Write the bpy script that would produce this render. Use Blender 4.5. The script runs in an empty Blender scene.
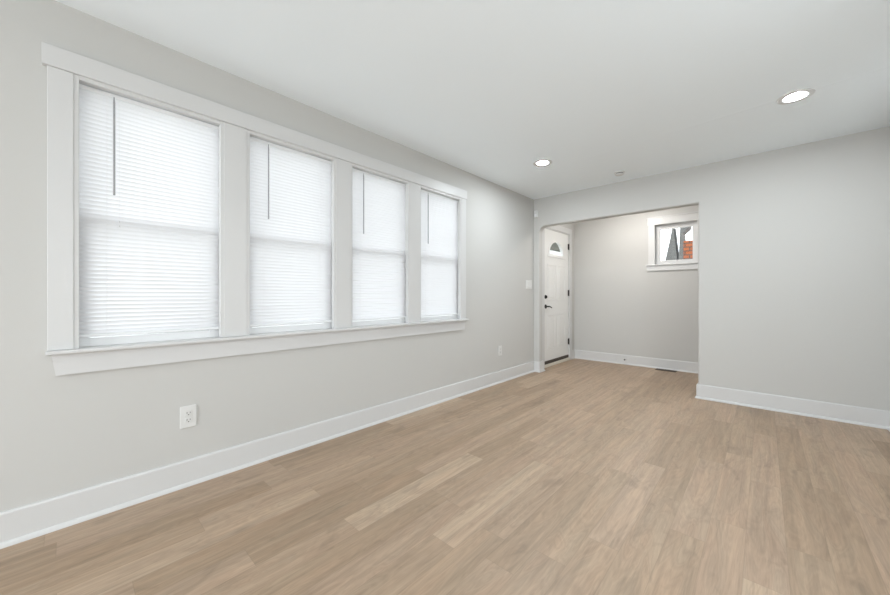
import bpy, bmesh, math, random
from mathutils import Vector
random.seed(7)
PI = math.pi
sc = bpy.context.scene
col = sc.collection

# ---------------------------------------------------------------- camera
cam_d = bpy.data.cameras.new('camera')
cam_d.sensor_width = 36.0
cam_d.lens = 14.013
cam_d.shift_y = -0.00215
cam_d.clip_start = 0.05
cam = bpy.data.objects.new('camera', cam_d)
cam.location = (2.410, 0.0, 1.076)
cam.rotation_euler = (PI/2, 0, math.radians(42.651))
col.objects.link(cam)
sc.camera = cam

# ---------------------------------------------------------------- world, light, exposure
SKY = 2.55
world = bpy.data.worlds.new('overcast_sky')
sc.world = world
world.use_nodes = True
wn = world.node_tree
for n in list(wn.nodes): wn.nodes.remove(n)
wo = wn.nodes.new('ShaderNodeOutputWorld')
wb = wn.nodes.new('ShaderNodeBackground')
wb.inputs['Color'].default_value = (0.93, 0.97, 1.0, 1)
wb.inputs['Strength'].default_value = SKY
wn.links.new(wb.outputs[0], wo.inputs['Surface'])

def area_light(name, loc, rot, sx, sy, power, color, portal=False):
    d = bpy.data.lights.new(name, 'AREA')
    d.shape = 'RECTANGLE'; d.size = sx; d.size_y = sy
    d.energy = power; d.color = color
    if portal: d.cycles.is_portal = True
    o = bpy.data.objects.new(name, d)
    o.location = loc; o.rotation_euler = rot
    col.objects.link(o)
    return o
# added fill lamps just inside the made-up rear and side windows
area_light('rear_fill', (1.50, -4.56, 1.08), (PI/2, 0, 0), 2.4, 1.95, 122, (0.90, 0.95, 1.0))
area_light('side_fill', (3.13, 0.90, 1.40), (PI/2, 0, PI/2), 2.6, 1.4, 13.5, (0.92, 0.96, 1.0))

sc.view_settings.view_transform = 'Standard'
sc.view_settings.look = 'None'
sc.view_settings.exposure = 0.10
sc.view_settings.gamma = 1.0
sc.view_settings.use_curve_mapping = False
DOWNLIGHT = 490
ENTRY_LIGHT = 65

# ---------------------------------------------------------------- measures (metres)
H = 2.44          # ceiling
D = 4.481         # far wall plane
WT = 0.11         # far wall thickness
D2 = 5.909        # entry back wall
XR = 3.166        # right wall
YB = -4.60        # rear wall
OX0, OX1, OZ = 0.082, 1.900, 2.047   # entry opening
ET = 0.12         # outer wall thickness
AX = 2.70         # entry right wall

# ---------------------------------------------------------------- materials
def srgb(r, g, b):
    f = lambda c: (c/255/12.92) if c/255 <= 0.04045 else ((c/255+0.055)/1.055)**2.4
    return (f(r), f(g), f(b), 1)

def new_mat(name):
    m = bpy.data.materials.new(name); m.use_nodes = True
    nt = m.node_tree
    b = nt.nodes.get('Principled BSDF')
    return m, nt, b

def plain(name, colr, rough=0.5, metal=0.0, spec=0.5, bump=0.0, bscale=200.0, vary=0.0):
    m, nt, b = new_mat(name)
    b.inputs['Base Color'].default_value = colr
    b.inputs['Roughness'].default_value = rough
    b.inputs['Metallic'].default_value = metal
    b.inputs['Specular IOR Level'].default_value = spec
    tc = nt.nodes.new('ShaderNodeTexCoord')
    if bump or vary:
        no = nt.nodes.new('ShaderNodeTexNoise')
        no.inputs['Scale'].default_value = bscale
        no.inputs['Detail'].default_value = 3
        nt.links.new(tc.outputs['Object'], no.inputs['Vector'])
    if vary:
        mx = nt.nodes.new('ShaderNodeMix'); mx.data_type = 'RGBA'
        mx.inputs['A'].default_value = tuple(c*(1-vary) for c in colr[:3]) + (1,)
        mx.inputs['B'].default_value = tuple(min(1, c*(1+vary)) for c in colr[:3]) + (1,)
        nt.links.new(no.outputs['Fac'], mx.inputs['Factor'])
        nt.links.new(mx.outputs['Result'], b.inputs['Base Color'])
    if bump:
        bp = nt.nodes.new('ShaderNodeBump')
        bp.inputs['Strength'].default_value = bump
        bp.inputs['Distance'].default_value = 0.002
        nt.links.new(no.outputs['Fac'], bp.inputs['Height'])
        nt.links.new(bp.outputs['Normal'], b.inputs['Normal'])
    return m

M_wall = plain('wall_paint', (0.570, 0.565, 0.545, 1), 0.75, spec=0.25, bump=0.06, bscale=260)
M_trim = plain('white_trim_paint', (0.645, 0.645, 0.64, 1), 0.38, spec=0.4, bump=0.02, bscale=60)
M_sash = plain('white_vinyl', (0.86, 0.865, 0.865, 1), 0.4, bump=0.01, bscale=80)
M_door = plain('door_paint', (0.80, 0.80, 0.785, 1), 0.42, spec=0.4, bump=0.02, bscale=90)
M_plate = plain('white_plastic', (0.70, 0.70, 0.685, 1), 0.35, bump=0.01, bscale=100)
M_slot = plain('dark_slot', (0.04, 0.04, 0.04, 1), 0.6, bump=0.01)
M_black = plain('black_metal', (0.025, 0.024, 0.023, 1), 0.4, metal=0.6, bump=0.02)
M_bronze = plain('bronze_metal', (0.07, 0.055, 0.045, 1), 0.5, metal=0.4, bump=0.03)
M_sill = plain('pale_sill', (0.66, 0.62, 0.54, 1), 0.5, bump=0.02)
M_register = plain('brown_register_metal', (0.09, 0.065, 0.045, 1), 0.5, metal=0.3, bump=0.02)
M_chrome = plain('brushed_steel', (0.6, 0.6, 0.6, 1), 0.3, metal=1.0, bump=0.01)
M_lighttrim = plain('light_trim_white', (0.74, 0.74, 0.73, 1), 0.5, bump=0.01)
M_cord = plain('white_cord', (0.85, 0.85, 0.86, 1), 0.7, bump=0.05)
M_wand = plain('grey_clear_wand', (0.36, 0.36, 0.37, 1), 0.25, bump=0.01)
M_rail = plain('blind_rail_white', (0.82, 0.83, 0.84, 1), 0.4, bump=0.01)
M_siding = plain('white_siding', (0.82, 0.82, 0.80, 1), 0.7, bump=0.1, bscale=6)
M_pave = plain('pale_concrete', (0.46, 0.46, 0.44, 1), 0.85, bump=0.1, bscale=8, vary=0.08)
M_leaf = plain('shrub_green', (0.05, 0.08, 0.035, 1), 0.8, vary=0.4, bscale=25)
M_stem = plain('shrub_stem', (0.12, 0.08, 0.05, 1), 0.8, vary=0.3, bscale=25)

# ceiling: white paint with one faint drywall seam along x through the downlights
def ceiling_mat():
    m, nt, b = new_mat('ceiling_paint')
    b.inputs['Base Color'].default_value = (0.90, 0.957, 0.99, 1)
    b.inputs['Roughness'].default_value = 0.8
    b.inputs['Specular IOR Level'].default_value = 0.2
    tc = nt.nodes.new('ShaderNodeTexCoord')
    sp = nt.nodes.new('ShaderNodeSeparateXYZ'); nt.links.new(tc.outputs['Object'], sp.inputs[0])
    # y of seam = 3.39 - 0.012*x ; smooth ridge 5 cm wide
    mul = nt.nodes.new('ShaderNodeMath'); mul.operation = 'MULTIPLY_ADD'
    mul.inputs[1].default_value = 0.10; nt.links.new(sp.outputs['X'], mul.inputs[0]); mul.inputs[2].default_value = -3.60
    ad = nt.nodes.new('ShaderNodeMath'); ad.operation = 'ADD'
    nt.links.new(sp.outputs['Y'], ad.inputs[0]); nt.links.new(mul.outputs[0], ad.inputs[1])
    ab = nt.nodes.new('ShaderNodeMath'); ab.operation = 'ABSOLUTE'; nt.links.new(ad.outputs[0], ab.inputs[0])
    mr = nt.nodes.new('ShaderNodeMapRange'); mr.interpolation_type = 'SMOOTHSTEP'
    mr.inputs['From Min'].default_value = 0.0; mr.inputs['From Max'].default_value = 0.03
    mr.inputs['To Min'].default_value = 1.0; mr.inputs['To Max'].default_value = 0.0
    nt.links.new(ab.outputs[0], mr.inputs['Value'])
    no = nt.nodes.new('ShaderNodeTexNoise'); no.inputs['Scale'].default_value = 220
    nt.links.new(tc.outputs['Object'], no.inputs['Vector'])
    a2 = nt.nodes.new('ShaderNodeMath'); a2.operation = 'MULTIPLY_ADD'
    nt.links.new(no.outputs['Fac'], a2.inputs[0]); a2.inputs[1].default_value = 0.06
    nt.links.new(mr.outputs[0], a2.inputs[2])
    bp = nt.nodes.new('ShaderNodeBump'); bp.inputs['Strength'].default_value = 0.5; bp.inputs['Distance'].default_value = 0.002
    nt.links.new(a2.outputs[0], bp.inputs['Height']); nt.links.new(bp.outputs['Normal'], b.inputs['Normal'])
    return m
M_ceil = ceiling_mat()

def glass_mat():
    m, nt, b = new_mat('window_glass')
    nt.nodes.remove(b)
    out = [n for n in nt.nodes if n.type == 'OUTPUT_MATERIAL'][0]
    tr = nt.nodes.new('ShaderNodeBsdfTransparent'); tr.inputs[0].default_value = (0.97, 0.98, 0.98, 1)
    gl = nt.nodes.new('ShaderNodeBsdfGlossy'); gl.inputs['Roughness'].default_value = 0.02
    fr = nt.nodes.new('ShaderNodeFresnel'); fr.inputs['IOR'].default_value = 1.45
    mx = nt.nodes.new('ShaderNodeMixShader')
    ge = nt.nodes.new('ShaderNodeNewGeometry')      # reflect at the front face only
    k = nt.nodes.new('ShaderNodeMath'); k.operation = 'SUBTRACT'; k.inputs[0].default_value = 1.0
    nt.links.new(ge.outputs['Backfacing'], k.inputs[1])
    k2 = nt.nodes.new('ShaderNodeMath'); k2.operation = 'MULTIPLY'
    nt.links.new(fr.outputs[0], k2.inputs[0]); nt.links.new(k.outputs[0], k2.inputs[1])
    nt.links.new(k2.outputs[0], mx.inputs[0]); nt.links.new(tr.outputs[0], mx.inputs[1]); nt.links.new(gl.outputs[0], mx.inputs[2])
    nt.links.new(mx.outputs[0], out.inputs['Surface'])
    return m
M_glass = glass_mat()

def slat_mat():
    m, nt, b = new_mat('blind_slat_white')
    nt.nodes.remove(b)
    out = [n for n in nt.nodes if n.type == 'OUTPUT_MATERIAL'][0]
    df = nt.nodes.new('ShaderNodeBsdfDiffuse'); df.inputs[0].default_value = (0.85, 0.855, 0.865, 1)
    tl = nt.nodes.new('ShaderNodeBsdfTranslucent'); tl.inputs[0].default_value = (0.90, 0.905, 0.93, 1)
    gl = nt.nodes.new('ShaderNodeBsdfGlossy'); gl.inputs['Roughness'].default_value = 0.35
    m1 = nt.nodes.new('ShaderNodeMixShader'); m1.inputs[0].default_value = 0.31
    m2 = nt.nodes.new('ShaderNodeMixShader'); m2.inputs[0].default_value = 0.03
    nt.links.new(df.outputs[0], m1.inputs[1]); nt.links.new(tl.outputs[0], m1.inputs[2])
    nt.links.new(m1.outputs[0], m2.inputs[1]); nt.links.new(gl.outputs[0], m2.inputs[2])
    nt.links.new(m2.outputs[0], out.inputs['Surface'])
    return m
M_slat = slat_mat()

def emit_mat(name, colr, s):
    m, nt, b = new_mat(name)
    b.inputs['Base Color'].default_value = (0.9, 0.9, 0.9, 1)
    b.inputs['Emission Color'].default_value = colr
    b.inputs['Emission Strength'].default_value = s
    return m
M_lens = emit_mat('lit_lens', (0.88, 0.95, 1.0, 1), DOWNLIGHT)
M_lens_warm = emit_mat('lit_entry_lens', (1.0, 0.955, 0.91, 1), ENTRY_LIGHT)

# vinyl plank floor: planks run along y, each with its own tone and grain
def floor_mat():
    m, nt, b = new_mat('oak_plank_floor')
    N = nt.nodes.new; L = nt.links.new
    PW, PL = 0.13, 0.95
    tc = N('ShaderNodeTexCoord'); sp = N('ShaderNodeSeparateXYZ'); L(tc.outputs['Object'], sp.inputs[0])
    def math_(op, a, b_=None, c=None):
        n = N('ShaderNodeMath'); n.operation = op
        for i, v in enumerate((a, b_, c)):
            if v is None: continue
            if isinstance(v, (int, float)): n.inputs[i].default_value = v
            else: L(v, n.inputs[i])
        return n.outputs[0]
    xs = math_('DIVIDE', math_('SUBTRACT', sp.outputs['X'], 0.01), PW)
    row = math_('FLOOR', xs); fx = math_('FRACT', xs)
    wn1 = N('ShaderNodeTexWhiteNoise'); wn1.noise_dimensions = '1D'; L(row, wn1.inputs['W'])
    ys = math_('ADD', math_('DIVIDE', sp.outputs['Y'], PL), math_('MULTIPLY', wn1.outputs['Value'], 7.0))
    cl = math_('FLOOR', ys); fy = math_('FRACT', ys)
    cv = N('ShaderNodeCombineXYZ'); L(row, cv.inputs[0]); L(cl, cv.inputs[1]); cv.inputs[2].default_value = 3.3
    wn2 = N('ShaderNodeTexWhiteNoise'); wn2.noise_dimensions = '3D'; L(cv.outputs[0], wn2.inputs['Vector'])
    pid = wn2.outputs['Value']
    # plank base tone
    cr = N('ShaderNodeValToRGB'); L(pid, cr.inputs[0])
    e = cr.color_ramp.elements
    e[0].position = 0.0; e[0].color = (0.385, 0.278, 0.195, 1)
    e[1].position = 1.0; e[1].color = (0.530, 0.405, 0.305, 1)
    for p, c in ((0.25, (0.425, 0.312, 0.224, 1)), (0.5, (0.442, 0.326, 0.238, 1)), (0.7, (0.458, 0.336, 0.250, 1)), (0.88, (0.475, 0.350, 0.260, 1))):
        q = e.new(p); q.color = c
    # grain vectors
    gz = math_('MULTIPLY', pid, 53.0)
    g1 = N('ShaderNodeCombineXYZ')
    L(math_('MULTIPLY', sp.outputs['X'], 34.0), g1.inputs[0]); L(math_('MULTIPLY', sp.outputs['Y'], 1.7), g1.inputs[1]); L(gz, g1.inputs[2])
    n1 = N('ShaderNodeTexNoise'); n1.inputs['Scale'].default_value = 1.0; n1.inputs['Detail'].default_value = 6; n1.inputs['Roughness'].default_value = 0.62
    n1.inputs['Distortion'].default_value = 0.6
    L(g1.outputs[0], n1.inputs['Vector'])
    g2 = N('ShaderNodeCombineXYZ')
    L(math_('MULTIPLY', sp.outputs['X'], 11.0), g2.inputs[0]); L(math_('MULTIPLY', sp.outputs['Y'], 1.5), g2.inputs[1]); L(math_('ADD', gz, 7.0), g2.inputs[2])
    n2 = N('ShaderNodeTexNoise'); n2.inputs['Scale'].default_value = 1.0; n2.inputs['Detail'].default_value = 3; n2.inputs['Distortion'].default_value = 1.6
    L(g2.outputs[0], n2.inputs['Vector'])
    # cathedral figure: rings from the broad noise
    rings = math_('FRACT', math_('MULTIPLY', n2.outputs['Fac'], 9.0))
    ringv = math_('ABSOLUTE', math_('SUBTRACT', rings, 0.5))
    # fine pores
    g3 = N('ShaderNodeCombineXYZ')
    L(math_('MULTIPLY', sp.outputs['X'], 260.0), g3.inputs[0]); L(math_('MULTIPLY', sp.outputs['Y'], 14.0), g3.inputs[1]); L(gz, g3.inputs[2])
    n3 = N('ShaderNodeTexNoise'); n3.inputs['Scale'].default_value = 1.0; n3.inputs['Detail'].default_value = 2
    L(g3.outputs[0], n3.inputs['Vector'])
    # sparse knots / dark smudges
    g4 = N('ShaderNodeCombineXYZ')
    L(math_('MULTIPLY', sp.outputs['X'], 9.0), g4.inputs[0]); L(math_('MULTIPLY', sp.outputs['Y'], 4.0), g4.inputs[1]); L(gz, g4.inputs[2])
    n4 = N('ShaderNodeTexNoise'); n4.inputs['Scale'].default_value = 1.0; n4.inputs['Detail'].default_value = 4; n4.inputs['Distortion'].default_value = 1.2
    L(g4.outputs[0], n4.inputs['Vector'])
    kn = N('ShaderNodeMapRange'); kn.inputs['From Min'].default_value = 0.58; kn.inputs['From Max'].default_value = 0.72
    kn.inputs['To Min'].default_value = 1.0; kn.inputs['To Max'].default_value = 0.80; L(n4.outputs['Fac'], kn.inputs['Value'])
    v = math_('MULTIPLY_ADD', math_('SUBTRACT', n1.outputs['Fac'], 0.5), 0.95, 1.0)
    v = math_('ADD', v, math_('MULTIPLY', math_('SUBTRACT', ringv, 0.25), 0.27))
    v = math_('ADD', v, math_('MULTIPLY', math_('SUBTRACT', n3.outputs['Fac'], 0.5), 0.26))
    v = math_('MULTIPLY', v, kn.outputs[0])
    # seams
    dx = math_('MULTIPLY', math_('MINIMUM', fx, math_('SUBTRACT', 1.0, fx)), PW)
    dy = math_('MULTIPLY', math_('MINIMUM', fy, math_('SUBTRACT', 1.0, fy)), PL)
    dm = math_('MINIMUM', dx, dy)
    sm = N('ShaderNodeMapRange'); sm.inputs['From Min'].default_value = 0.0004; sm.inputs['From Max'].default_value = 0.0022
    sm.inputs['To Min'].default_value = 0.84; sm.inputs['To Max'].default_value = 1.0; L(dm, sm.inputs['Value'])
    v = math_('MULTIPLY', v, sm.outputs[0])
    vm = N('ShaderNodeVectorMath'); vm.operation = 'SCALE'; 
    hue = N('ShaderNodeMix'); hue.data_type = 'RGBA'; hue.blend_type = 'MULTIPLY'; hue.inputs['Factor'].default_value = 1.0
    hr = N('ShaderNodeValToRGB'); L(n2.outputs['Fac'], hr.inputs[0])
    hr.color_ramp.elements[0].position = 0.3; hr.color_ramp.elements[0].color = (0.850, 0.795, 0.718, 1)
    hr.color_ramp.elements[1].position = 0.7; hr.color_ramp.elements[1].color = (0.81, 0.805, 0.745, 1)
    L(cr.outputs[0], hue.inputs['A']); L(hr.outputs[0], hue.inputs['B'])
    L(hue.outputs['Result'], vm.inputs[0]); L(v, vm.inputs['Scale'])
    L(vm.outputs[0], b.inputs['Base Color'])
    b.inputs['Roughness'].default_value = 0.45
    b.inputs['Specular IOR Level'].default_value = 0.8
    bp = N('ShaderNodeBump'); bp.inputs['Strength'].default_value = 0.15; bp.inputs['Distance'].default_value = 0.001
    L(v, bp.inputs['Height']); L(bp.outputs['Normal'], b.inputs['Normal'])
    return m
M_floor = floor_mat()

def brick_like(name, c1, c2, mortar, scale, bw, rh, ms=0.02):
    m, nt, b = new_mat(name)
    tc = nt.nodes.new('ShaderNodeTexCoord')
    mp = nt.nodes.new('ShaderNodeMapping'); mp.inputs['Rotation'].default_value = (PI/2, 0, 0)
    br = nt.nodes.new('ShaderNodeTexBrick')
    br.inputs['Color1'].default_value = c1; br.inputs['Color2'].default_value = c2; br.inputs['Mortar'].default_value = mortar
    br.inputs['Scale'].default_value = scale; br.inputs['Brick Width'].default_value = bw; br.inputs['Row Height'].default_value = rh
    br.inputs['Mortar Size'].default_value = ms
    nt.links.new(tc.outputs['Object'], mp.inputs[0]); nt.links.new(mp.outputs[0], br.inputs['Vector'])
    nt.links.new(br.outputs['Color'], b.inputs['Base Color'])
    b.inputs['Roughness'].default_value = 0.85
    return m
M_brick = brick_like('orange_brick', (0.40, 0.115, 0.040, 1), (0.33, 0.085, 0.030, 1), (0.13, 0.07, 0.05, 1), 1.0, 0.24, 0.12, 0.02)
M_shingle_olive = brick_like('olive_grey_shingles', (0.10, 0.10, 0.078, 1), (0.085, 0.085, 0.066, 1), (0.07, 0.07, 0.055, 1), 1.0, 0.30, 0.2, 0.01)
M_shingle = brick_like('grey_shingles', (0.165, 0.163, 0.155, 1), (0.145, 0.143, 0.137, 1), (0.125, 0.125, 0.12, 1), 1.0, 0.16, 0.09, 0.008)

# ---------------------------------------------------------------- mesh helpers
def bm_box(bm, x0, x1, y0, y1, z0, z1, bevel=0.0, seg=2):
    vs = [bm.verts.new(p) for p in ((x0,y0,z0),(x1,y0,z0),(x1,y1,z0),(x0,y1,z0),(x0,y0,z1),(x1,y0,z1),(x1,y1,z1),(x0,y1,z1))]
    fs = [bm.faces.new([vs[i] for i in f]) for f in ((3,2,1,0),(4,5,6,7),(0,1,5,4),(1,2,6,5),(2,3,7,6),(3,0,4,7))]
    if bevel:
        es = list({e for f in fs for e in f.edges})
        bmesh.ops.bevel(bm, geom=es, offset=bevel, segments=seg, profile=0.5, affect='EDGES', clamp_overlap=True)
    return vs

def link(name, bm, mat, parent=None, smooth=False, recalc=True):
    if recalc: bmesh.ops.recalc_face_normals(bm, faces=bm.faces[:])
    me = bpy.data.meshes.new(name); bm.to_mesh(me); bm.free()
    for m in (mat if isinstance(mat, (list, tuple)) else [mat]): me.materials.append(m)
    if smooth:
        for p in me.polygons: p.use_smooth = True
    o = bpy.data.objects.new(name, me); col.objects.link(o)
    if parent: o.parent = parent
    return o

def tag(o, label, cat, group=None, kind=None):
    o['label'] = label; o['category'] = cat
    if group: o['group'] = group
    if kind: o['kind'] = kind
    return o

def empty(name, loc=(0,0,0), rz=0.0):
    o = bpy.data.objects.new(name, None); o.location = loc; o.rotation_euler = (0,0,rz)
    o.empty_display_size = 0.1
    col.objects.link(o); return o

def box(name, mat, parent, x0, x1, y0, y1, z0, z1, bevel=0.0):
    bm = bmesh.new(); bm_box(bm, x0, x1, y0, y1, z0, z1, bevel)
    return link(name, bm, mat, parent)

def lathe(bm, prof, n=32, center=(0,0,0), axis='z', cap=True):
    """prof: list of (r, h). Revolved about the axis through center."""
    rings = []
    for r, h in prof:
        ring = []
        for i in range(n):
            a = 2*PI*i/n
            p = (r*math.cos(a), r*math.sin(a), h)
            if axis == 'x': p = (h, r*math.cos(a), r*math.sin(a))
            if axis == 'y': p = (r*math.cos(a), h, r*math.sin(a))
            ring.append(bm.verts.new((center[0]+p[0], center[1]+p[1], center[2]+p[2])))
        rings.append(ring)
    for a, b in zip(rings, rings[1:]):
        for i in range(n):
            bm.faces.new((a[i], a[(i+1) % n], b[(i+1) % n], b[i]))
    if cap:
        bm.faces.new(rings[0]); bm.faces.new(list(reversed(rings[-1])))

def tube(bm, pts, r, n=8):
    pts = [Vector(p) for p in pts]
    rings = []
    for i, p in enumerate(pts):
        t = (pts[min(i+1, len(pts)-1)] - pts[max(i-1, 0)]).normalized()
        u = t.cross(Vector((0,0,1)))
        if u.length < 1e-3: u = t.cross(Vector((1,0,0)))
        u.normalize(); w = t.cross(u)
        rr = r[i] if isinstance(r, (list, tuple)) else r
        rings.append([bm.verts.new(p + u*rr*math.cos(2*PI*k/n) + w*rr*math.sin(2*PI*k/n)) for k in range(n)])
    for a, b in zip(rings, rings[1:]):
        for k in range(n): bm.faces.new((a[k], a[(k+1) % n], b[(k+1) % n], b[k]))
    bm.faces.new(rings[0]); bm.faces.new(list(reversed(rings[-1])))

def grid_wall(name, mat, fixed, t0, t1, us, vs, holes):
    """Solid wall between t0..t1 on the fixed axis ('x' or 'y'), cut in cells; holes = list of (u0,u1,v0,v1)."""
    us = sorted(set(us + [h[0] for h in holes] + [h[1] for h in holes]))
    vs = sorted(set(vs + [h[2] for h in holes] + [h[3] for h in holes]))
    def solid(i, j):
        if i < 0 or j < 0 or i >= len(us)-1 or j >= len(vs)-1: return False
        uc, vc = (us[i]+us[i+1])/2, (vs[j]+vs[j+1])/2
        return not any(h[0] < uc < h[1] and h[2] < vc < h[3] for h in holes)
    bm = bmesh.new(); cache = {}
    def V(t, u, v):
        k = (t, u, v)
        if k not in cache:
            cache[k] = bm.verts.new((t, u, v) if fixed == 'x' else (u, t, v))
        return cache[k]
    for i in range(len(us)-1):
        for j in range(len(vs)-1):
            if not solid(i, j): continue
            u0, u1, v0, v1 = us[i], us[i+1], vs[j], vs[j+1]
            for t in (t0, t1): bm.faces.new((V(t,u0,v0), V(t,u1,v0), V(t,u1,v1), V(t,u0,v1)))
            if not solid(i-1, j): bm.faces.new((V(t0,u0,v0), V(t1,u0,v0), V(t1,u0,v1), V(t0,u0,v1)))
            if not solid(i+1, j): bm.faces.new((V(t0,u1,v0), V(t1,u1,v0), V(t1,u1,v1), V(t0,u1,v1)))
            if not solid(i, j-1): bm.faces.new((V(t0,u0,v0), V(t1,u0,v0), V(t1,u1,v0), V(t0,u1,v0)))
            if not solid(i, j+1): bm.faces.new((V(t0,u0,v1), V(t1,u0,v1), V(t1,u1,v1), V(t0,u1,v1)))
    return link(name, bm, mat)

def sweep(bm, path, prof, side=1):
    """Extrude a profile of (offset, z) along a floor path of (x, y); offset goes to the left (side=1) of travel."""
    P = [Vector(p) for p in path]
    cols = []
    for i, p in enumerate(P):
        ds = []
        if i > 0: ds.append((P[i]-P[i-1]).normalized())
        if i < len(P)-1: ds.append((P[i+1]-P[i]).normalized())
        ns = [Vector((-d.y, d.x))*side for d in ds]
        if len(ns) == 1: m = ns[0]
        else:
            m = (ns[0]+ns[1]); m.normalize(); m = m / max(0.2, m.dot(ns[0]))
        cols.append([bm.verts.new((p.x+m.x*o, p.y+m.y*o, z)) for o, z in prof])
    for a, b in zip(cols, cols[1:]):
        for k in range(len(prof)):
            kk = (k+1) % len(prof)
            bm.faces.new((a[k], a[kk], b[kk], b[k]))
    bm.faces.new(cols[0]); bm.faces.new(list(reversed(cols[-1])))

# ================================================================ SETTING
# floor and ceiling
f = box('floor', M_floor, None, -0.0, XR, YB, D2, -0.10, 0.0)
tag(f, 'light brown oak plank floor running the length of the room', 'floor', kind='structure')
c = box('ceiling', M_ceil, None, -ET, XR+0.12, YB-0.15, D2+ET, H, H+0.12)
tag(c, 'flat white ceiling over the whole room', 'ceiling', kind='structure')

# left wall with four front windows and the front door
WY = [0.019 + 0.7428*k for k in range(4)]; WW = 0.610
WZ0, WZ1 = 0.800, 2.122
DY0, DY1, DZ1 = 4.770, 5.690, 2.105
holes = [(y-0.02, y+WW+0.02, WZ0, WZ1+0.02) for y in WY] + [(DY0, DY1, 0.0, DZ1)]
w = grid_wall('wall_left', M_wall, 'x', -ET, 0.0, [YB-0.12, D2+ET], [-0.1, H], holes)
tag(w, 'pale grey left wall holding the four windows', 'wall', kind='structure')

# far wall: an upside-down U around the entry opening, with softened opening edges
bm = bmesh.new()
cr_ = 0.085
pts = [(0,-0.1),(OX0,-0.1)] + [(OX0+cr_-cr_*math.cos(a), OZ-cr_+cr_*math.sin(a)) for a in [i*PI/16 for i in range(9)]] + [(OX1,OZ),(OX1,-0.1),(XR,-0.1),(XR,H),(0,H)]
vs = [bm.verts.new((x, D, z)) for x, z in pts]
fc = bm.faces.new(vs)
ex = bmesh.ops.extrude_face_region(bm, geom=[fc])
bmesh.ops.translate(bm, vec=(0, WT, 0), verts=[v for v in ex['geom'] if isinstance(v, bmesh.types.BMVert)])
def on_open(v):
    x, z = v.co.x, v.co.z
    return OX0-1e-4 < x < OX1+1e-4 and z < OZ+1e-4
es = [e for e in bm.edges if on_open(e.verts[0]) and on_open(e.verts[1]) and abs(e.verts[0].co.y-e.verts[1].co.y) < 1e-4]
bmesh.ops.bevel(bm, geom=es, offset=0.018, segments=4, profile=0.5, affect='EDGES')
w = link('wall_far', bm, M_wall)
tag(w, 'pale grey far wall with the wide opening to the entry', 'wall', kind='structure')

# entry back wall with the small window
EX0, EX1, EZ0, EZ1 = 1.215, 1.722, 1.540, 2.123
w = grid_wall('wall_entry', M_wall, 'y', D2, D2+ET, [-0.0, AX+0.12], [-0.1, H], [(EX0-0.02, EX1+0.02, EZ0-0.02, EZ1+0.02)])
tag(w, 'pale grey back wall of the entry holding the small window', 'wall', kind='structure')
w = box('wall_entry_right', M_wall, None, AX, AX+0.12, D+WT, D2, -0.1, H)
tag(w, 'pale grey right side wall of the entry nook', 'wall', kind='structure')
RW0, RW1, RZ0, RZ1 = 0.25, 2.75, 0.06, 2.10
w = grid_wall('wall_rear', M_wall, 'y', YB-0.12, YB, [0.0, XR+0.12], [-0.1, H], [(RW0, RW1, RZ0, RZ1)])
tag(w, 'pale grey rear wall behind the camera', 'wall', kind='structure')
w = grid_wall('wall_right', M_wall, 'x', XR, XR+0.12, [YB, D+WT], [-0.1, H], [(-0.45, 2.25, 0.65, 2.15)])
tag(w, 'pale grey right wall at the edge of view', 'wall', kind='structure')

# unseen rear / side windows, made up to go with the fill lamps
def plain_window(name, axis, t, u0, u1, z0, z1, label):
    bm = bmesh.new(); b = 0.05
    def bb(a0, a1, c0, c1):
        if axis == 'y': bm_box(bm, a0, a1, t-0.03, t+0.03, c0, c1)
        else: bm_box(bm, t-0.03, t+0.03, a0, a1, c0, c1)
    bb(u0, u1, z0, z0+b); bb(u0, u1, z1-b, z1); bb(u0, u0+b, z0+b, z1-b); bb(u1-b, u1, z0+b, z1-b)
    um = (u0+u1)/2; bb(um-0.025, um+0.025, z0+b, z1-b)
    o = link(name, bm, M_sash)
    bm = bmesh.new()
    if axis == 'y': bm_box(bm, u0+b, u1-b, t-0.003, t+0.003, z0+b, z1-b)
    else: bm_box(bm, t-0.003, t+0.003, u0+b, u1-b, z0+b, z1-b)
    link('glass_pane', bm, M_glass, o)
    tag(o, label, 'window', kind='structure')
plain_window('window_7', 'x', XR+0.07, -0.45, 2.25, 0.65, 2.15, 'added unseen white framed window in the right wall, for fill light')
plain_window('window_6', 'y', YB-0.07, RW0, RW1, RZ0, RZ1, 'added unseen white framed glazed doors in the rear wall, for fill light')

# baseboards with shoe moulding
BH, BT = 0.146, 0.014
base_prof = [(0,0),(BT,0),(BT,BH-0.008),(BT-0.004,BH),(0,BH)]
shoe_prof = [(BT,0.0)] + [(BT+0.013*math.cos(a), 0.020*math.sin(a)) for a in (0, PI/8, PI/4, 3*PI/8, PI/2)]
shoe_prof = [(BT-0.002,0.0)] + shoe_prof[1:] + [(BT-0.002, 0.020)]
def baseboard(name, path, side, label):
    bm = bmesh.new(); sweep(bm, path, base_prof, side); o = link(name, bm, M_trim)
    bm = bmesh.new(); sweep(bm, path, shoe_prof, side); link('shoe_moulding', bm, M_trim, o)
    tag(o, label, 'baseboard', kind='structure'); return o
baseboard('baseboard_left', [(0.0, YB), (0.0, D), (OX0, D), (OX0, D+WT), (0.0, D+WT), (0.0, 4.695)], -1, 'tall white baseboard along the window wall')
baseboard('baseboard_entry', [(0.0, 5.775), (0.0, D2), (AX, D2), (AX, D+WT), (OX1, D+WT), (OX1, D), (XR, D), (XR, YB), (0.0, YB)], -1, 'tall white baseboard around the entry and right wall')

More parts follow.
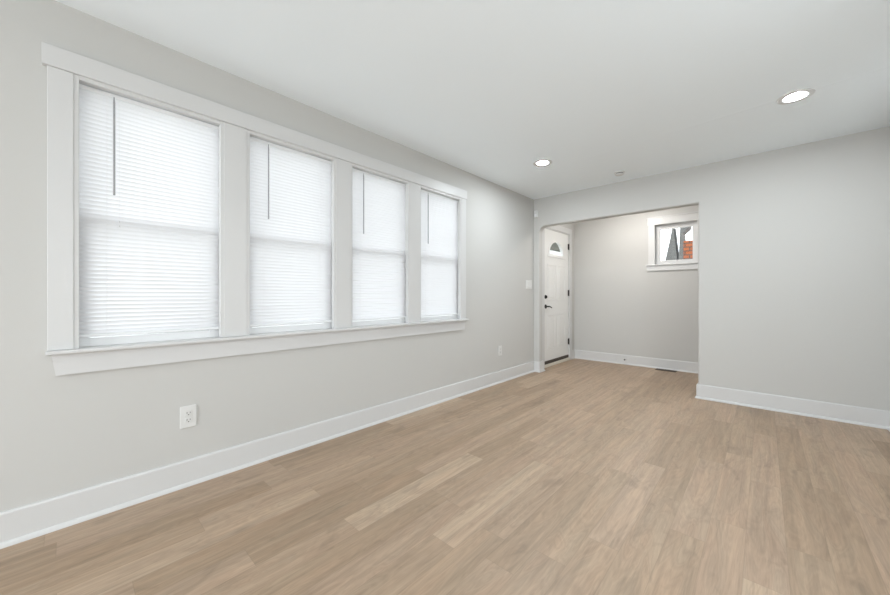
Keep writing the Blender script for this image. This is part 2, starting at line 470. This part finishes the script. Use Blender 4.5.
# ---- front window group trim
yL, yR = -0.067, WY[3]+WW+0.078
t1 = empty('trim_1', (0, (yL+yR)/2, WZ0))
tag(t1, 'white painted casing joining the four front windows', 'window trim', kind='structure')
def tbox(name, mat, *a, bevel=0.002):
    o = box(name, mat, None, *a, bevel=bevel); o.parent = t1
    o.matrix_parent_inverse = t1.matrix_basis.inverted(); return o
bpy.context.view_layer.update()
tbox('head_casing', M_trim, 0.0, 0.027, yL-0.016, yR+0.009, 2.122, 2.217)
tbox('side_casing', M_trim, 0.0, 0.020, yL, WY[0]-0.004, 0.825, 2.122)
tbox('side_casing', M_trim, 0.0, 0.020, WY[3]+WW+0.004, yR, 0.825, 2.122)
for k in range(3):
    tbox('mullion_casing', M_trim, 0.0, 0.020, WY[k]+WW+0.004, WY[k+1]-0.004, 0.825, 2.122)
bm = bmesh.new()
bm_box(bm, 0.0, 0.052, yL-0.004, yR+0.012, 0.807, 0.8245, 0.004, 3)
o = link('stool', bm, M_trim, t1); o.matrix_parent_inverse = t1.matrix_basis.inverted()
bm = bmesh.new()
ap = [(0.0, yL+0.012, 0.807), (0.0, yR-0.012, 0.807), (0.0, yR-0.026, 0.708), (0.0, yL+0.026, 0.708)]
a = [bm.verts.new(p) for p in ap]; b_ = [bm.verts.new((0.019, p[1], p[2])) for p in ap]
bm.faces.new(a); bm.faces.new(list(reversed(b_)))
for i in range(4): bm.faces.new((a[i], b_[i], b_[(i+1) % 4], a[(i+1) % 4]))
o = link('apron', bm, M_trim, t1); o.matrix_parent_inverse = t1.matrix_basis.inverted()

# ---- one double-hung window (built at y = 0, copied for each opening)
def ring_x(bm, x0, x1, y0, y1, z0, z1, ws, wb, wt):
    bm_box(bm, x0, x1, y0, y0+ws, z0, z1, 0.0015, 1); bm_box(bm, x0, x1, y1-ws, y1, z0, z1, 0.0015, 1)
    bm_box(bm, x0, x1, y0+ws, y1-ws, z0, z0+wb, 0.0015, 1); bm_box(bm, x0, x1, y0+ws, y1-ws, z1-wt, z1, 0.0015, 1)
def make_window(k):
    root = empty('window_%d' % (k+1), (0, WY[k], WZ0))
    order = ('leftmost', 'second from left', 'third from left', 'rightmost')[k]
    tag(root, 'white double hung front window, %s of the row of four' % order, 'window', kind='structure')
    zb = 0.0
    top = WZ1 - WZ0
    # jamb liner
    bm = bmesh.new()
    bm_box(bm, -ET, 0.0, -0.02, 0.0, zb, top+0.02); bm_box(bm, -ET, 0.0, WW, WW+0.02, zb, top+0.02)
    bm_box(bm, -ET, 0.0, 0.0, WW, top, top+0.02); bm_box(bm, -ET-0.03, 0.0, 0.0, WW, zb, 0.0245)
    link('jamb', bm, M_trim, root)
    # stops
    bm = bmesh.new()
    bm_box(bm, -0.018, 0.0165, -0.005, 0.014, 0.0245, top, 0.002); bm_box(bm, -0.018, 0.0165, WW-0.014, WW+0.005, 0.0245, top, 0.002)
    bm_box(bm, -0.018, 0.0165, 0.014, WW-0.014, top-0.020, top+0.004, 0.002)
    link('stop_bead', bm, M_trim, root)
    mz = 0.655
    bm = bmesh.new(); ring_x(bm, -0.080, -0.049, 0.0, WW, 0.0245, mz+0.018, 0.050, 0.042, 0.034)
    s = link('lower_sash', bm, M_sash, root)
    bm = bmesh.new(); bm_box(bm, -0.074, -0.068, 0.050, WW-0.050, 0.0665, mz-0.016); link('glass_pane', bm, M_glass, s)
    bm = bmesh.new(); ring_x(bm, -0.118, -0.088, 0.0, WW, mz-0.018, top, 0.034, 0.034, 0.040)
    s = link('upper_sash', bm, M_sash, root)
    bm = bmesh.new(); bm_box(bm, -0.106, -0.100, 0.034, WW-0.034, mz+0.016, top-0.040); link('glass_pane', bm, M_glass, s)
for k in range(4): make_window(k)

# ---- entry window
e = empty('window_5', ((EX0+EX1)/2, D2, EZ0))
tag(e, 'small square white window high in the entry wall', 'window', kind='structure')
ix, iy, iz = e.location
bm = bmesh.new()
bm_box(bm, EX0-0.02-ix, EX0-ix, 0, ET, EZ0-0.02-iz, EZ1+0.02-iz); bm_box(bm, EX1-ix, EX1+0.02-ix, 0, ET, EZ0-0.02-iz, EZ1+0.02-iz)
bm_box(bm, EX0-ix, EX1-ix, 0, ET, EZ1-iz, EZ1+0.02-iz); bm_box(bm, EX0-ix, EX1-ix, 0, ET+0.02, EZ0-0.02-iz, EZ0-iz)
link('jamb', bm, M_trim, e)
def ring_y(bm, x0, x1, y0, y1, z0, z1, ws, wb, wt):
    bm_box(bm, x0, x0+ws, y0, y1, z0, z1, 0.002, 1); bm_box(bm, x1-ws, x1, y0, y1, z0, z1, 0.002, 1)
    bm_box(bm, x0+ws, x1-ws, y0, y1, z0, z0+wb, 0.002, 1); bm_box(bm, x0+ws, x1-ws, y0, y1, z1-wt, z1, 0.002, 1)
bm = bmesh.new(); ring_y(bm, EX0-ix, EX1-ix, 0.06, 0.10, 0.0, EZ1-EZ0, 0.055, 0.055, 0.065)
s = link('sash', bm, M_trim, e)
bm = bmesh.new(); bm_box(bm, EX0+0.055-ix, EX1-0.055-ix, 0.077, 0.083, 0.055, EZ1-EZ0-0.065); link('glass_pane', bm, M_glass, s)
t2 = empty('trim_2', ((EX0+EX1)/2, D2, EZ0))
tag(t2, 'white casing and sill around the small entry window', 'window trim', kind='structure')
def t2box(name, x0, x1, d0, d1, z0, z1, bevel=0.002):
    bm = bmesh.new(); bm_box(bm, x0-ix, x1-ix, -d1, -d0, z0-iz, z1-iz, bevel); return link(name, bm, M_trim, t2)
t2box('side_casing', EX0-0.085, EX0, 0.0, 0.018, EZ0, EZ1)
t2box('side_casing', EX1, EX1+0.085, 0.0, 0.018, EZ0, EZ1)
t2box('head_casing', EX0-0.095, EX1+0.095, 0.0, 0.022, EZ1, EZ1+0.10)
t2box('head_cap', EX0-0.105, EX1+0.105, 0.0, 0.032, EZ1+0.10, EZ1+0.118)
t2box('stool', EX0-0.115, EX1+0.115, 0.0, 0.035, EZ0-0.020, EZ0, 0.004)
t2box('apron', EX0-0.105, EX1+0.105, 0.0, 0.018, EZ0-0.095, EZ0-0.020)

# ---- front door
d1 = empty('door_1', (0, DY0, 0))
tag(d1, 'white panelled front door with half moon glass, in the entry', 'door', kind='structure')
S0, S1 = 0.018, 0.898       # slab, measured from DY0
Z0, Z1 = 0.090, 2.085
XI, XO = -0.006, -0.050
fcy, fz0, fr, fh = 0.442, 1.690, 0.275, 0.250
N = 24
arc = [(fcy + fr*math.cos(PI*i/N), fz0 + fh*math.sin(PI*i/N)) for i in range(N+1)]
def holed_plate(bm, x0, x1, outer, inner):
    def loop(pts, x):
        vs = [bm.verts.new((x, y, z)) for y, z in pts]
        return vs, [bm.edges.new((vs[i], vs[(i+1) % len(vs)])) for i in range(len(vs))]
    sets = []
    for x in (x0, x1):
        vo, eo = loop(outer, x); vi, ei = loop(inner, x)
        bmesh.ops.triangle_fill(bm, use_beauty=True, use_dissolve=False, edges=eo+ei)
        sets.append((vo, vi))
    for q in (0, 1):
        A, B = sets[0][q], sets[1][q]
        for i in range(len(A)): bm.faces.new((A[i], A[(i+1) % len(A)], B[(i+1) % len(B)], B[i]))
bm = bmesh.new()
holed_plate(bm, XO, XI, [(S0,Z0),(S1,Z0),(S1,Z1),(S0,Z1)], arc)
for (y0, y1, z0, z1) in ((S0+0.115, 0.415, 0.26, 0.79), (0.500, S1-0.115, 0.26, 0.79), (S0+0.115, 0.415, 1.00, 1.56), (0.500, S1-0.115, 1.00, 1.56)):
    for (a0, a1, c0, c1) in ((y0,y1,z0,z0+0.022),(y0,y1,z1-0.022,z1),(y0,y0+0.022,z0+0.022,z1-0.022),(y1-0.022,y1,z0+0.022,z1-0.022)):
        bm_box(bm, XI-0.004, XI+0.006, a0, a1, c0, c1, 0.003, 2)
    bm_box(bm, XI-0.004, XI+0.005, y0+0.05, y1-0.05, z0+0.05, z1-0.05, 0.004, 2)
leaf = link('door_leaf', bm, M_door, d1)
bm = bmesh.new()
arc_in = [(fcy + (fr-0.030)*math.cos(PI*i/N), fz0 + 0.028 + (fh-0.055)*math.sin(PI*i/N)) for i in range(N+1)]
arc_out = [(fcy + (fr+0.020)*math.cos(PI*i/N), fz0 - 0.018 + (fh+0.036)*math.sin(PI*i/N)) for i in range(N+1)]
holed_plate(bm, XI-0.002, XI+0.009, arc_out, arc_in)
fl = link('half_moon_frame', bm, M_door, leaf)
bm = bmesh.new()
g0 = [bm.verts.new((-0.030, y, z)) for y, z in arc]; g1 = [bm.verts.new((-0.024, y, z)) for y, z in arc]
bm.faces.new(g0); bm.faces.new(list(reversed(g1)))
for i in range(len(arc)): bm.faces.new((g0[i], g0[(i+1) % len(arc)], g1[(i+1) % len(arc)], g1[i]))
link('half_moon_glass', bm, M_glass, leaf)
# jamb
bm = bmesh.new()
bm_box(bm, -ET, 0.0, 0.0, S0-0.003, 0.0, DZ1); bm_box(bm, -ET, 0.0, S1+0.003, DY1-DY0, 0.0, DZ1); bm_box(bm, -ET, 0.0, S0-0.003, S1+0.003, Z1+0.003, DZ1)
link('jamb', bm, M_trim, d1)
# sill, sweep
box('threshold', M_sill, d1, -ET, 0.022, 0.016, S1+0.002, 0.0, 0.040, 0.004)
box('door_sweep', M_bronze, d1, -0.046, 0.004, S0+0.004, S1-0.004, 0.0425, 0.088, 0.003)
# hinges
for z in (1.89, 1.12, 0.31):
    bm = bmesh.new()
    bm_box(bm, -0.003, 0.004, S1-0.022, S1+0.016, z-0.048, z+0.048, 0.001, 1)
    lathe(bm, [(0.0075, z-0.052), (0.0075, z+0.052)], 12, (0.008, S1, 0))
    link('hinge', bm, M_black, d1)
# deadbolt and lever
bm = bmesh.new(); lathe(bm, [(0.030, 0.0), (0.030, 0.006), (0.026, 0.010)], 24, (XI, S0+0.062, 1.057), 'x')
bm_box(bm, XI+0.008, XI+0.028, S0+0.056, S0+0.068, 1.040, 1.074, 0.003, 2)
link('deadbolt', bm, M_black, d1)
bm = bmesh.new(); lathe(bm, [(0.032, 0.0), (0.032, 0.007), (0.027, 0.012)], 24, (XI, S0+0.062, 0.912), 'x')
tube(bm, [(XI+0.008, S0+0.062, 0.912), (XI+0.050, S0+0.062, 0.912)], 0.010, 12)
tube(bm, [(XI+0.050, S0+0.055, 0.913), (XI+0.054, S0+0.085, 0.913), (XI+0.054, S0+0.125, 0.905), (XI+0.052, S0+0.165, 0.890)], [0.010, 0.010, 0.0085, 0.007], 10)
link('lever_handle', bm, M_black, d1)
# casing
t3 = empty('trim_3', (0, DY0, 0))
tag(t3, 'white casing around the front door', 'door trim', kind='structure')
box('side_casing', M_trim, t3, 0.0, 0.018, -0.070, 0.006, 0.0, DZ1-0.006, 0.002)
box('side_casing', M_trim, t3, 0.0, 0.018, DY1-DY0-0.006, DY1-DY0+0.080, 0.0, DZ1-0.006, 0.002)
box('head_casing', M_trim, t3, 0.0, 0.018, -0.070, DY1-DY0+0.080, DZ1-0.006, DZ1+0.085, 0.002)

# ================================================================ THINGS
# ---- venetian blinds
BW0, BW1 = 0.006, WW-0.006
BX = -0.033
ZT, ZB = 2.100 , 0.872
def make_blind():
    root = empty('venetian_blind', (BX, WY[0], ZB))
    zt = ZT-ZB
    bm = bmesh.new(); bm_box(bm, -0.0125, 0.0125, BW0, BW1, zt-0.022, zt, 0.002, 2)
    link('headrail', bm, M_rail, root)
    bm = bmesh.new(); bm_box(bm, -0.013, 0.013, BW0+0.004, BW1-0.004, 0.0, 0.016, 0.004, 3)
    link('bottom_rail', bm, M_rail, root)
    # slats: closed, room edge up, slightly crowned, each a curved strip
    bm = bmesh.new()
    pitch, wd, tilt = 0.0213, 0.0274, math.radians(61)
    z = 0.022
    ns = 0
    while z < zt-0.026:
        prev = None
        rows = []
        jit = random.uniform(-0.03, 0.03)
        for q in range(5):
            s = (q/4 - 0.5)*wd
            cr = 0.0036*(1-(2*(q/4-0.5))**2)
            a = tilt + jit
            dx = s*math.cos(a) + cr*math.sin(a)
            dz = s*math.sin(a) - cr*math.cos(a)
            rows.append((bm.verts.new((dx, BW0+0.005, z+dz)), bm.verts.new((dx, BW1-0.005, z+dz))))
        for r0, r1 in zip(rows, rows[1:]): bm.faces.new((r0[0], r0[1], r1[1], r1[0]))
        z += pitch; ns += 1
    link('slats', bm, M_slat, root, smooth=True, recalc=False)
    for yy in (0.110, 0.5*WW, WW-0.110):
        if yy == 0.5*WW: continue
        bm = bmesh.new()
        tube(bm, [(0.0135, yy, 0.010), (0.0135, yy, zt-0.02)], 0.0007, 6)
        tube(bm, [(-0.0135, yy, 0.010), (-0.0135, yy, zt-0.02)], 0.0007, 6)
        link('ladder_cord', bm, M_cord, root)
    # tilt wand
    bm = bmesh.new()
    tube(bm, [(0.022, 0.136, zt-0.020), (0.024, 0.136, zt-0.048), (0.024, 0.136, zt-0.516)], [0.002, 0.0042, 0.0042], 8)
    link('wand', bm, M_wand, root)
    return root
def copy_tree(o, parent=None):
    c = o.copy(); col.objects.link(c)
    if parent: c.parent = parent
    for ch in o.children: copy_tree(ch, c)
    return c
b0 = make_blind()
bl = ['closed white mini blind in the leftmost front window, largest in view, two cord tassels',
      'closed white mini blind in the second front window from the left',
      'closed white mini blind in the third front window from the left',
      'closed white mini blind in the rightmost front window, nearest the entry']
blinds = [b0]
for k in range(1, 4):
    c_ = copy_tree(b0); c_.location.y = WY[k]; c_.location.z = ZB - (0.018, 0.018, 0.022)[k-1]*0; blinds.append(c_)
for o, l in zip(blinds, bl): tag(o, l, 'blind', 'mini blinds in the front windows')
bm = bmesh.new()
for zz in (1.448, 1.425):
    lathe(bm, [(0.0012, 0.010), (0.003, 0.008), (0.0042, 0.0), (0.003, -0.002)], 10, (0.016, 0.155, zz-ZB))
tube(bm, [(0.0155, 0.155, 1.43-ZB), (0.0155, 0.155, ZT-ZB-0.03)], 0.0007, 6)
link('cord_tassel', bm, M_cord, b0)

# ---- recessed ceiling lights
def make_light(loc, lens_mat):
    root = empty('recessed_light', loc)
    bm = bmesh.new()
    lathe(bm, [(0.054, 0.0), (0.054, -0.0020), (0.060, -0.0040), (0.086, -0.0070), (0.093, -0.003), (0.095, 0.0)], 40, cap=False)
    link('trim_ring', bm, M_lighttrim, root, smooth=True)
    bm = bmesh.new(); lathe(bm, [(0.0538, -0.0005), (0.0538, -0.0016), (0.045, -0.0022)], 40)
    link('lens', bm, lens_mat, root)
    return root
l1 = make_light((2.567, 3.372, H), M_lens)
l2 = copy_tree(l1); l2.location = (0.735, 3.300, H)
l3 = copy_tree(l1); l3.location = (2.567, -2.7, H)  # unseen extra pair behind the camera, added to light the room
l4 = copy_tree(l1); l4.location = (0.735, -2.7, H)
G = 'recessed lights in the ceiling'
tag(l1, 'round lit recessed light in the ceiling at the right of the photo, the larger one', 'ceiling light', G)
tag(l2, 'small round lit recessed light in the ceiling, near the window wall and far corner', 'ceiling light', G)
tag(l3, 'added unseen recessed light behind the camera by the right wall', 'ceiling light', G)
tag(l4, 'added unseen recessed light behind the camera by the left wall', 'ceiling light', G)
l5 = empty('flush_ceiling_light', (1.05, 5.15, H))
bm = bmesh.new(); lathe(bm, [(0.150, 0.0), (0.150, -0.018), (0.135, -0.022)], 40); link('base', bm, M_lighttrim, l5)
bm = bmesh.new(); lathe(bm, [(0.138, -0.020), (0.130, -0.045), (0.105, -0.070), (0.060, -0.086), (0.010, -0.090)], 40); link('diffuser', bm, M_lens_warm, l5, smooth=True)
tag(l5, 'warm flush dome light on the entry ceiling behind the opening header', 'ceiling light')

# ---- smoke detector
sd = empty('smoke_detector', (1.235, 4.12, H))
tag(sd, 'small round white smoke detector on the ceiling near the far wall', 'smoke detector')
bm = bmesh.new(); lathe(bm, [(0.052, 0.0), (0.052, -0.010), (0.048, -0.014)], 32); link('base', bm, M_plate, sd, smooth=False)
bm = bmesh.new(); lathe(bm, [(0.036, -0.013), (0.036, -0.024)], 32); link('vent', bm, M_slot, sd)
bm = bmesh.new(); lathe(bm, [(0.044, -0.022), (0.044, -0.027), (0.036, -0.034), (0.012, -0.037)], 32); link('cover', bm, M_plate, sd)

# ---- motion sensor in the corner
ms = empty('motion_sensor', (0.043, D, 2.175))
tag(ms, 'small white motion sensor high in the far left corner', 'motion sensor')
bm = bmesh.new(); bm_box(bm, -0.028, 0.028, -0.032, 0.0, 0.0, 0.098, 0.008, 3); link('housing', bm, M_plate, ms)
bm = bmesh.new(); bm_box(bm, -0.016, 0.016, -0.036, -0.027, 0.012, 0.050, 0.004, 3); link('lens', bm, M_rail, ms)

# ---- light switch (three rockers)
sw = empty('light_switch', (0.0, 4.335, 1.230))
tag(sw, 'wide white light switch plate on the left wall near the corner', 'light switch')
bm = bmesh.new(); bm_box(bm, 0.0, 0.006, -0.082, 0.082, -0.060, 0.060, 0.003, 3); link('plate', bm, M_plate, sw)
for yy in (-0.046, 0.0, 0.046):
    bm = bmesh.new(); bm_box(bm, 0.004, 0.010, yy-0.0165, yy+0.0165, -0.033, 0.033, 0.002, 2); link('rocker', bm, M_plate, sw)

# ---- wall outlets
def make_outlet(loc):
    root = empty('power_outlet', loc)
    bm = bmesh.new(); bm_box(bm, 0.0, 0.006, -0.039, 0.039, -0.062, 0.062, 0.0035, 3); link('plate', bm, M_plate, root)
    for zz in (-0.0195, 0.0195):
        bm = bmesh.new(); bm_box(bm, 0.004, 0.0085, -0.0165, 0.0165, zz-0.0145, zz+0.0145, 0.004, 3)
        r = link('receptacle', bm, M_plate, root)
        bm = bmesh.new()
        bm_box(bm, 0.0080, 0.0090, -0.0085, -0.0060, zz-0.002, zz+0.008); bm_box(bm, 0.0080, 0.0090, 0.0060, 0.0085, zz-0.001, zz+0.007)
        lathe(bm, [(0.0028, 0.0080), (0.0028, 0.0090)], 10, (0, 0, zz-0.008), 'x')
        link('slots', bm, M_slot, r)
    bm = bmesh.new(); lathe(bm, [(0.003, 0.005), (0.003, 0.0078)], 12, (0, 0, 0), 'x'); link('screw', bm, M_plate, root)
    return root
o1 = make_outlet((0, 0.460, 0.389)); o2 = copy_tree(o1); o2.location = (0, 3.622, 0.394)
tag(o1, 'white duplex wall outlet below the leftmost window', 'outlet', 'wall outlets on the left wall')
tag(o2, 'small white wall outlet on the left wall between the windows and the entry', 'outlet', 'wall outlets on the left wall')

# ---- floor register
fr_ = empty('floor_register', (1.372, D2-0.095, 0.0))
tag(fr_, 'dark brown floor vent register beside the entry baseboard', 'floor vent')
bm = bmesh.new(); ring = ((-0.127,0.127,-0.055,-0.043),(-0.127,0.127,0.043,0.055),(-0.127,-0.115,-0.043,0.043),(0.115,0.127,-0.043,0.043))
for a0, a1, c0, c1 in ring: bm_box(bm, a0, a1, c0, c1, 0.0, 0.005, 0.001, 1)
link('frame', bm, M_register, fr_)
bm = bmesh.new()
for i in range(20):
    x = -0.110 + i*0.01158; bm_box(bm, x-0.002, x+0.002, -0.043, 0.043, 0.001, 0.004)
link('louvers', bm, M_register, fr_)
box('duct', M_slot, fr_, -0.115, 0.115, -0.043, 0.043, 0.0002, 0.0008)

# ---- door stop on the baseboard
ds = empty('door_stop', (0.820, D2-BT, 0.082))
tag(ds, 'tiny dark tipped door stop on the entry baseboard', 'door stop')
bm = bmesh.new(); lathe(bm, [(0.012, 0.0), (0.012, -0.005), (0.006, -0.010)], 16, (0,0,0), 'y'); link('base', bm, M_chrome, ds)
bm = bmesh.new()
tube(bm, [(0.0055*math.cos(t*0.8), -0.008-0.0007*t, 0.0055*math.sin(t*0.8)) for t in range(72)], 0.0012, 5); link('spring', bm, M_chrome, ds)
bm = bmesh.new(); lathe(bm, [(0.010, -0.056), (0.011, -0.066), (0.008, -0.072)], 16, (0,0,0), 'y'); link('rubber_tip', bm, M_slot, ds)

# ================================================================ OUTSIDE
g = box('ground', M_pave, None, -60, 60, -60, 60, -1.1, -0.9)
tag(g, 'pale concrete ground outside the house', 'ground', kind='structure')

def prism_y(bm, poly, y0, y1):
    a = [bm.verts.new((x, y0, z)) for x, z in poly]; b = [bm.verts.new((x, y1, z)) for x, z in poly]
    bm.faces.new(a); bm.faces.new(list(reversed(b)))
    for i in range(len(poly)): bm.faces.new((a[i], b[i], b[(i+1) % len(poly)], a[(i+1) % len(poly)]))
nh = empty('neighbour_house', (0, 13.0, -0.9))
tag(nh, 'house next door with grey shingled peaks and orange brick, through the small window', 'house')
def hp(name, mat, fn):
    bm = bmesh.new(); fn(bm); bmesh.ops.translate(bm, vec=(0, -13.0, 0.9), verts=bm.verts[:]); return link(name, bm, mat, nh)
hp('wall', M_siding, lambda bm: bm_box(bm, -3.0, 4.0, 13.05, 18.0, -0.9, 2.15))
hp('roof_peak', M_shingle, lambda bm: prism_y(bm, [(0.060, 2.15), (0.395, 2.15), (0.285, 3.245), (0.262, 3.245), (0.208, 2.913)], 13.0, 13.5))
hp('roof_peak', M_shingle, lambda bm: prism_y(bm, [(0.427, 2.15), (0.565, 2.15), (0.560, 2.80), (0.530, 3.03), (0.700, 3.20), (0.720, 3.55), (0.480, 3.55)], 13.0, 13.5))
hp('brick_chimney', M_brick, lambda bm: bm_box(bm, 0.562, 1.30, 12.98, 13.6, 2.15, 2.775))

sh = empty('street_house', (-9.0, 24.4, -0.9))
tag(sh, 'house across the street with a grey gable roof, through the half moon door glass', 'house')
def sp_(name, mat, fn):
    bm = bmesh.new(); fn(bm); bmesh.ops.translate(bm, vec=(9.0, -24.4, 0.9), verts=bm.verts[:]); return link(name, bm, mat, sh)
def gable_x(bm, poly, x0, x1):
    a = [bm.verts.new((x0, y, z)) for y, z in poly]; b = [bm.verts.new((x1, y, z)) for y, z in poly]
    bm.faces.new(a); bm.faces.new(list(reversed(b)))
    for i in range(len(poly)): bm.faces.new((a[i], b[i], b[(i+1) % len(poly)], a[(i+1) % len(poly)]))
sp_('wall', M_siding, lambda bm: bm_box(bm, -12.0, -9.1, 22.4, 26.3, -0.9, 4.42))
sp_('roof', M_shingle_olive, lambda bm: gable_x(bm, [(22.9, 4.43), (25.75, 4.43), (24.40, 5.20)], -12.2, -9.0))

# rounded shrub outside the leftmost window
sb = empty('shrub', (-0.50, 0.62, -0.9))
tag(sb, 'rounded shrub outside, a soft shadow on the leftmost blind', 'shrub')
bm = bmesh.new()
rnd = random.Random(3)
for i in range(3600):
    a = rnd.uniform(0, 2*PI); u = rnd.uniform(-1, 1); rr = rnd.uniform(0.75, 1.0)
    s = math.sqrt(1-u**4)
    p = Vector((0.27*rr*s*math.cos(a), 0.28*rr*s*math.sin(a), 1.38 + 0.66*rr*u))
    n = Vector((rnd.uniform(-1,1), rnd.uniform(-1,1), rnd.uniform(-1,1))).normalized()
    t = n.orthogonal().normalized(); q = n.cross(t)
    L_, W_ = rnd.uniform(0.03, 0.05), rnd.uniform(0.012, 0.02)
    vs = [bm.verts.new(p + t*L_), bm.verts.new(p + q*W_ + n*0.004), bm.verts.new(p - t*L_), bm.verts.new(p - q*W_ + n*0.004)]
    bm.faces.new(vs)
link('foliage', bm, M_leaf, sb, recalc=False)
bm = bmesh.new()
tube(bm, [(0,0,0), (0.02,0.01,0.5), (0,0.02,1.1)], [0.03, 0.022, 0.010], 8)
link('stem', bm, M_stem, sb)
